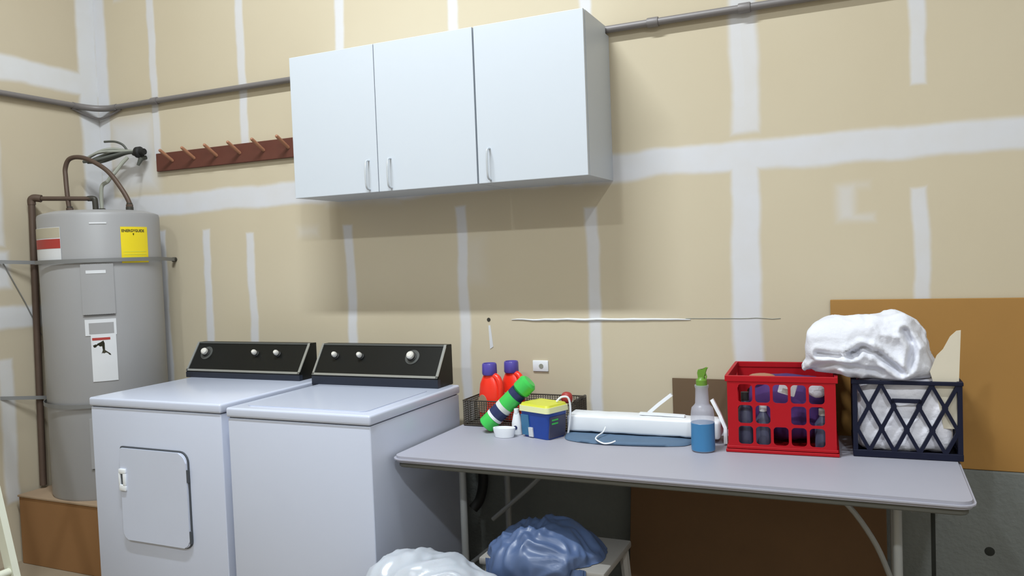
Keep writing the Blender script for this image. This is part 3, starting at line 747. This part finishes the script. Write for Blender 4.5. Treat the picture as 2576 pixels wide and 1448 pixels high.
crease(bm, [(4.03, 1.075), (4.065, 1.098), (4.11, 1.080), (4.15, 1.045), (4.18, 1.02)], .030, .010)
crease(bm, [(3.93, 1.078), (3.99, 1.072), (4.05, 1.078)], .018, .009)
crease(bm, [(4.19, 1.15), (4.215, 1.10), (4.20, 1.03)], .022, .010)
crease(bm, [(3.92, 1.03), (3.98, 1.045), (4.06, 1.03), (4.12, 1.02)], .014, .009)
for v in bm.verts:
    f = .996 + .012*max(0, min(1, (4.03-v.co.x)/.03)); v.co.z = max(v.co.z, f)
o = obj('white_garment', bm, M['white_cloth'], ang=3)
tag(o, 'large bundled white garment heaped across the tops of both crates', 'laundry')

# ================================================================ SPRAY BOTTLE
t = thing('spray_bottle', 'clear spray bottle half full of blue liquid, with green trigger head', 'spray bottle', (3.556, -.412, .741))
bm = bmesh.new(); lathe(bm, [(0, 0), (.036, 0), (.040, .004), (.040, .120), (.0385, .137), (.036, .150), (.028, .158), (.0235, .165), (.0225, .19), (.0215, .215), (.024, .222), (.024, .228), (0, .228)], 36); part('bottle', bm, M['milky'], t)
bm = bmesh.new(); lathe(bm, [(0, .0015), (.0364, .0015), (.0404, .005), (.0404, .098), (.0395, .099), (0, .099)], 36); part('liquid', bm, M['liquid'], t)
bm = bmesh.new(); lathe(bm, [(0, .222), (.019, .222), (.019, .245), (.013, .25), (.011, .256), (0, .256)], 20); part('collar', bm, M['spraygreen'], t)
bm = bmesh.new(); prism(bm, [(-.010, .250), (.012, .250), (.010, .262), (.018, .280), (.023, .288), (.016, .290), (.003, .281), (-.010, .281), (-.013, .270)], .016, 'XZ', -.008, bev=.002); part('trigger_head', bm, M['spraygreen'], t)
bm = bmesh.new(); tube(bm, [(.012, 0, .272), (.018, -.004, .258), (.014, -.006, .246)], .003, 8); part('trigger', bm, M['spraygreen'], t)

# ================================================================ BLUE CLOTH, WHITE BOX, STRIPS, CORD
bm = bmesh.new(); n = 40
outl = [(3.00, -.255), (3.03, -.37), (3.09, -.41), (3.20, -.425), (3.32, -.415), (3.43, -.392), (3.497, -.345), (3.497, -.19), (3.2, -.17), (3.02, -.18)]
def inside(pts): return pts
ring = smooth_pts([(a, b, 0) for a, b in outl]+[(outl[0][0], outl[0][1], 0)], 5)[:-1]
c0 = Vector((3.25, -.29, 0)); prev = None
top = []
for f in (1.0, .97, .85, .7, .5, .25):
    top.append([bm.verts.new(c0+(p-c0)*f+Vector((0, 0, .742 if f == 1 else .752+.003*noise.noise(p*30*f)))) for p in ring])
for a, b in zip(top, top[1:]):
    for k in range(len(a)): bm.faces.new((a[k], a[(k+1) % len(a)], b[(k+1) % len(a)], b[k]))
bm.faces.new(top[-1]); bm.faces.new(top[0])
tag(obj('folded_cloth', bm, M['bluecloth'], ang=2), 'flat slate-blue cloth under the long white box on the table', 'cloth')
bm = bmesh.new(); box(bm, 3.015, 3.592, -.305, -.205, .757, .818, bev=.008, seg=3)
bmesh.ops.subdivide_edges(bm, edges=[e for e in bm.edges if e.calc_length() > .2], cuts=24, use_grid_fill=True)
crumple(bm, .004, 12, 5)
for v in bm.verts: v.co.z = max(v.co.z, .7565)
tag(obj('wrapped_parcel', bm, M['white'], ang=1), 'long low white wrapped parcel lying on the blue cloth', 'parcel')
def strip(name, pts, wd, th, label, m_=M['white'], group=None):
    bm = bmesh.new(); pts = [Vector(p) for p in pts]; rr = []
    for i, p in enumerate(pts):
        a = pts[max(i-1, 0)]; b = pts[min(i+1, len(pts)-1)]; t_ = (b-a).normalized(); s = Vector((0, 1, 0)); n_ = t_.cross(s).normalized()
        rr.append([bm.verts.new(p+n_*u*wd/2+s*v*th/2) for u, v in ((-1, -1), (1, -1), (1, 1), (-1, 1))])
    for a, b in zip(rr, rr[1:]):
        for i in range(4): bm.faces.new((a[i], a[(i+1) % 4], b[(i+1) % 4], b[i]))
    bm.faces.new(rr[0]); bm.faces.new(rr[-1])
    return tag(obj(name, bm, m_, smooth=False), label, 'plastic strip', group)
strip('plastic_strip', [(3.315, -.212, .822), (3.35, -.19, .853), (3.392, -.16, .886)], .013, .012, 'short white strip rising slanted behind the long white parcel')
strip('plastic_strip', [(3.29, -.25, .826), (3.36, -.25, .826), (3.46, -.25, .824)], .008, .02, 'thin white strip lying flat on top of the long white parcel')
strip('plastic_strip', [(3.558, -.24, .888), (3.590, -.26, .835), (3.612, -.285, .795), (3.616, -.31, .745)], .012, .014, 'bent white strip leaning down between spray bottle and red crate')
bm = bmesh.new(); tube(bm, smooth_pts([(3.175, -.318, .782), (3.172, -.34, .768), (3.164, -.385, .762), (3.170, -.420, .758), (3.20, -.428, .747), (3.225, -.425, .749), (3.242, -.415, .755)], 5), .0028, 8)
tag(obj('string', bm, M['white']), 'thin white string end curling over the blue cloth edge', 'string')

# ================================================================ LAUNDRY SUPPLIES
t = thing('wire_basket', 'low dark wire mesh basket at left end of table, holding laundry supplies', 'basket', (2.775, -.155, .741))
bm = bmesh.new(); hx, hy, hz = .235, .100, .105
def wire(a, b, r=.0015): tube(bm, [a, b], r, 4)
for k in range(12):
    z = .004+k*(hz-.004)/11
    for s in (-1, 1): wire((-hx, s*hy, z), (hx, s*hy, z)); wire((s*hx, -hy, z), (s*hx, hy, z))
for k in range(45):
    x = -hx+2*hx*k/44
    for s in (-1, 1): wire((x, s*hy, .002), (x, s*hy, hz))
for k in range(23):
    y = -hy+2*hy*k/22
    for s in (-1, 1): wire((s*hx, y, .002), (s*hx, y, hz))
part('wire_mesh', bm, M['mesh'], t, smooth=False)
bm = bmesh.new()
for z in (.004, hz): tube(bm, [(-hx, -hy, z), (hx, -hy, z), (hx, hy, z), (-hx, hy, z), (-hx, -hy, z)], .0032, 8)
part('rim', bm, M['mesh'], t)
part('base', B(-hx, hx, -hy, hy, 0, .002), M['mesh'], t, smooth=False)
bm = bmesh.new(); tube(bm, smooth_pts([(hx, -.05, hz), (hx+.02, -.05, hz+.018), (hx+.03, -.02, hz+.020), (hx+.02, .03, hz+.014), (hx, .04, hz)], 5), .006, 8); part('basket_handle', bm, M['mesh'], t)
def detergent(x, y, rz, label, tilt=0):
    t = thing('detergent_bottle', label, 'bottle', (x, y, .7435), rz, 'orange-red detergent bottles')
    t.rotation_euler[1] = tilt
    bm = bmesh.new()
    P_ = [(0, 0), (.046, 0), (.054, .006), (.056, .04), (.054, .10), (.050, .135), (.046, .165), (.034, .192), (.028, .203), (.028, .212), (0, .212)]
    lathe(bm, [(a, b) for a, b in P_], 40, sx=1.05, sy=.64)
    # hand-hold: a tube bridging shoulder and back
    part('bottle', bm, M['det'], t)
    bm = bmesh.new(); tube(bm, smooth_pts([(.018, 0, .202), (.044, 0, .190), (.056, 0, .155), (.056, 0, .110), (.048, 0, .075)], 6), [.0135]*25, 12); part('grip', bm, M['det'], t)
    bm = bmesh.new(); lathe(bm, [(0, .204), (.029, .204), (.0315, .210), (.0305, .246), (.028, .252), (.025, .252), (.024, .246), (0, .246)], 28); part('cap', bm, M['detcap'], t)
    bm = bmesh.new(); lathe(bm, [(0, 0), (.026, 0), (.0255, .002), (0, .002)], 24, sy=1.5, M4=Matrix.Translation((-.015, -.0335, .085)) @ Matrix.Rotation(PI/2, 4, 'X')); part('label', bm, M['cardedge'], t)
detergent(2.638, -.195, -.25, 'orange-red detergent bottle with violet cap, nearest the washing machine')
detergent(2.704, -.120, -.3, 'orange-red detergent bottle with violet cap, behind the tilted green can')
# tilted aerosol
a0 = Vector((2.708, -.335, .790)); a1 = Vector((2.862, -.30, .942)); d = (a1-a0); L_ = d.length
t = thing('spray_can', 'green and blue banded can leaning tilted against the red bottles', 'can', a0)
t.rotation_euler = Vector((0, 0, 1)).rotation_difference(d.normalized()).to_euler()
r = .0355
def seg(nm, z0, z1, m_, e=0, r_=r): 
    bm = bmesh.new(); lathe(bm, [(0, z0), (r_-e, z0), (r_, z0+e), (r_, z1-e), (r_-e, z1), (0, z1)], 30); part(nm, bm, m_, t)
seg('base_cap', -.034, .014, M['green'], .004); seg('white_ring', .014, .026, M['white'], 0, .0362); seg('label_blue', .026, .062, M['bluedark']); seg('label_white', .062, .082, M['offwhite'])
seg('label_green', .082, .135, M['green']); seg('label_navy', .135, .160, M['bluedark']); seg('cap', .160, .222, M['green'], .010, .0375)
o = blob('white_cup', M['white'], (0, 0, 0), (.03, .02, .01), 0, 1, 1, '', '', sub=2) if False else None
bm = bmesh.new(); lathe(bm, [(0, 0), (.026, 0), (.031, .030), (.031, .036), (.026, .036), (.021, .016), (0, .016)], 28, sx=1.45, sy=.9)
o = obj('measuring_cup', bm, M['white'], ang=.5); o.location = (2.792, -.400, .741); o.rotation_euler = (0, 0, .1)
tag(o, 'small white plastic dosing cup lying before the tilted green can', 'cup')
t = thing('small_bottle', 'small white bottle with blue mark, standing left of the blue tub', 'bottle', (2.822, -.345, .741))
bm = bmesh.new(); lathe(bm, [(0, 0), (.021, 0), (.022, .003), (.021, .045), (.014, .075), (.011, .085), (0, .085)], 22, sy=.7); part('body', bm, M['white'], t)
bm = bmesh.new(); lathe(bm, [(0, .082), (.010, .082), (.010, .1), (0, .1)], 16); part('cap', bm, M['white'], t)
bm = bmesh.new(); lathe(bm, [(0, 0), (.008, 0), (.008, .001), (0, .001)], 14, M4=Matrix.Translation((0, -.0150, .028)) @ Matrix.Rotation(PI/2, 4, 'X')); part('mark', bm, M['bluedark'], t)
# blue tub with lime lid
t = thing('detergent_tub', 'blue square tub with lime-green lid and white handle on the table', 'tub', (2.936, -.343, .741), -.36)
def taper(bm, w0, d0, w1, d1, z0, z1, r0=.02):
    a = rrect(-w0/2, w0/2, -d0/2, d0/2, r0, 5); b = rrect(-w1/2, w1/2, -d1/2, d1/2, r0, 5)
    A = [bm.verts.new((x, y, z0)) for x, y in a]; C = [bm.verts.new((x, y, z1)) for x, y in b]
    bm.faces.new(A); bm.faces.new(C)
    for k in range(len(A)): bm.faces.new((A[k], A[(k+1) % len(A)], C[(k+1) % len(A)], C[k]))
    return bm
part('tub_body', taper(bmesh.new(), .128, .100, .146, .118, 0, .105, .014), M['blue'], t, ang=.9)
part('lid', taper(bmesh.new(), .156, .128, .154, .126, .101, .122, .016), M['limepale'], t, ang=.9)
part('lid_top', taper(bmesh.new(), .148, .120, .142, .112, .122, .130, .016), M['lime'], t, ang=.9)
TA = Matrix.Rotation(.085, 4, 'X')
part('label_teal', B(-.066, -.026, -.0535, -.045, .012, .092, M4=TA), M['teal'], t, smooth=False)
part('label_price', B(-.030, -.008, -.0548, -.050, .008, .044, M4=TA), M['labelwhite'], t, smooth=False)
TA = Matrix.Rotation(.085, 4, 'Y')
part('label_dark', B(.058, .0665, -.045, .045, .010, .092, M4=TA), M['greylabel'], t, smooth=False)
for zz in (.062, .076): part('label_mark', B(.060, .0675, -.035, .0, zz, zz+.006, M4=TA), M['green'], t, smooth=False)
bm = bmesh.new(); tube(bm, smooth_pts([(.074, .052, .004), (.084, .056, .06), (.086, .058, .115), (.080, .052, .148), (.062, .035, .150), (.050, .02, .134)], 5), .0042, 8); part('handle', bm, M['white'], t)
blob('red_scoop', M['redlabel'], (2.985, -.215, .845), (.022, .02, .022), .003, 20, 3, 'small red plastic piece showing behind the lime lid', 'scoop', 2.2, sub=3)

# ================================================================ UNDER THE TABLE
secs = [(2.545, -.93, .20, .03, .14), (2.58, -.93, .235, .10, .19), (2.66, -.93, .265, .15, .217), (2.76, -.93, .27, .16, .222), (2.88, -.92, .262, .15, .214), (2.98, -.91, .245, .11, .195), (3.02, -.91, .23, .05, .15)]
bm = loft(secs, 72, 2.5); bmesh.ops.subdivide_edges(bm, edges=list(bm.edges), cuts=1, use_grid_fill=True); crumple(bm, .016, 7, 6, .8, .5)
lo = min(v.co.z for v in bm.verts)
for v in bm.verts: v.co.z = (v.co.z-lo)*1.03; v.co.y -= .06
tag(obj('plastic_bag', bm, M['bagwhite'], ang=3), 'full white plastic bag on the floor in front of the washer corner', 'bag')
# pale slatted stool under the blue bag
t = thing('plastic_stool', 'pale grey slatted plastic stool on the floor under the table', 'stool', (3.08, -.62, 0))
part('seat', B(-.23, .22, -.15, .17, .385, .41, bev=.006), M['stool'], t, ang=.4)
for sx, sy in ((-1, -1), (1, -1), (1, 1), (-1, 1)):
    bm = bmesh.new(); x = .195*sx; y = .01+.14*sy
    tube(bm, [(x*1.14, y+.02*sy, 0), (x, y, .388)], [.016, .018], 8); part('leg', bm, M['stool'], t, smooth=False)
for k in range(5):
    x = -.12+k*.062; part('slat', B(x-.019, x+.019, -.150, -.142, .22, .372, bev=.002), M['crategrey'], t, smooth=False)
part('apron', B(-.19, .19, -.148, -.140, .20, .222), M['crategrey'], t, smooth=False)
secs = [(2.850, -.70, .36, .03, .05), (2.87, -.71, .375, .09, .09), (2.93, -.72, .385, .14, .115), (3.00, -.72, .39, .16, .135), (3.08, -.71, .39, .16, .135), (3.16, -.70, .375, .15, .115), (3.22, -.69, .35, .11, .085), (3.25, -.69, .34, .04, .04)]
bm = loft([(a+.018, b+.05, c-.018, d_, e) for a, b, c, d_, e in secs], 72, 2.2); bmesh.ops.subdivide_edges(bm, edges=list(bm.edges), cuts=1, use_grid_fill=True); crumple(bm, .020, 9, 14, .8, .5)
for v in bm.verts:
    v.co.z = max(v.co.z, .4125 if v.co.y > -.775 else .27)
bmesh.ops.delete(bm, geom=[f for f in bm.faces if all(v.co.z < .4128 and v.co.y > -.775 for v in f.verts) or all(v.co.z < .2703 for v in f.verts)], context='FACES')
tag(obj('blue_bag', bm, M['bagblue'], ang=3), ' blue plastic bag heaped on the pale stool under the table', 'bag')
bm = bmesh.new(); tube(bm, smooth_pts([(2.505, -.10, .60), (2.525, -.085, .55), (2.53, -.08, .46), (2.515, -.09, .38), (2.49, -.11, .34)], 6), .022, 12)
tag(obj('drain_hose', bm, M['black']), 'black rubber hose hanging beside the washing machine under the table', 'hose')

# ================================================================ LADDER
t = thing('ladder', 'cream-painted ladder leaning on the left wall, one rail showing at lower left edge', 'ladder', (1.075, -1.38, 0))
def lx(z): return .02-.262*z
for y in (.19, -.19):
    bm = bmesh.new(); a = Vector((lx(0), y, 0)); b = Vector((lx(3.40), y, 3.40)); dd = Vector((.024, 0, 0)); ww = Vector((0, .013, 0))
    vs = [bm.verts.new(p+dd*i+ww*j) for p in (a, b) for i, j in ((-1, -1), (1, -1), (1, 1), (-1, 1))]
    for f in ((0, 1, 2, 3), (4, 5, 6, 7), (0, 1, 5, 4), (1, 2, 6, 5), (2, 3, 7, 6), (3, 0, 4, 7)): bm.faces.new([vs[i] for i in f])
    part('rail', bm, M['cream_paint'], t, smooth=False)
for k in range(11):
    z = .285+.30*k
    bm = bmesh.new(); tube(bm, [(lx(z), -.185, z), (lx(z), .185, z)], .016, 12); part('rung', bm, M['cream_paint'], t)
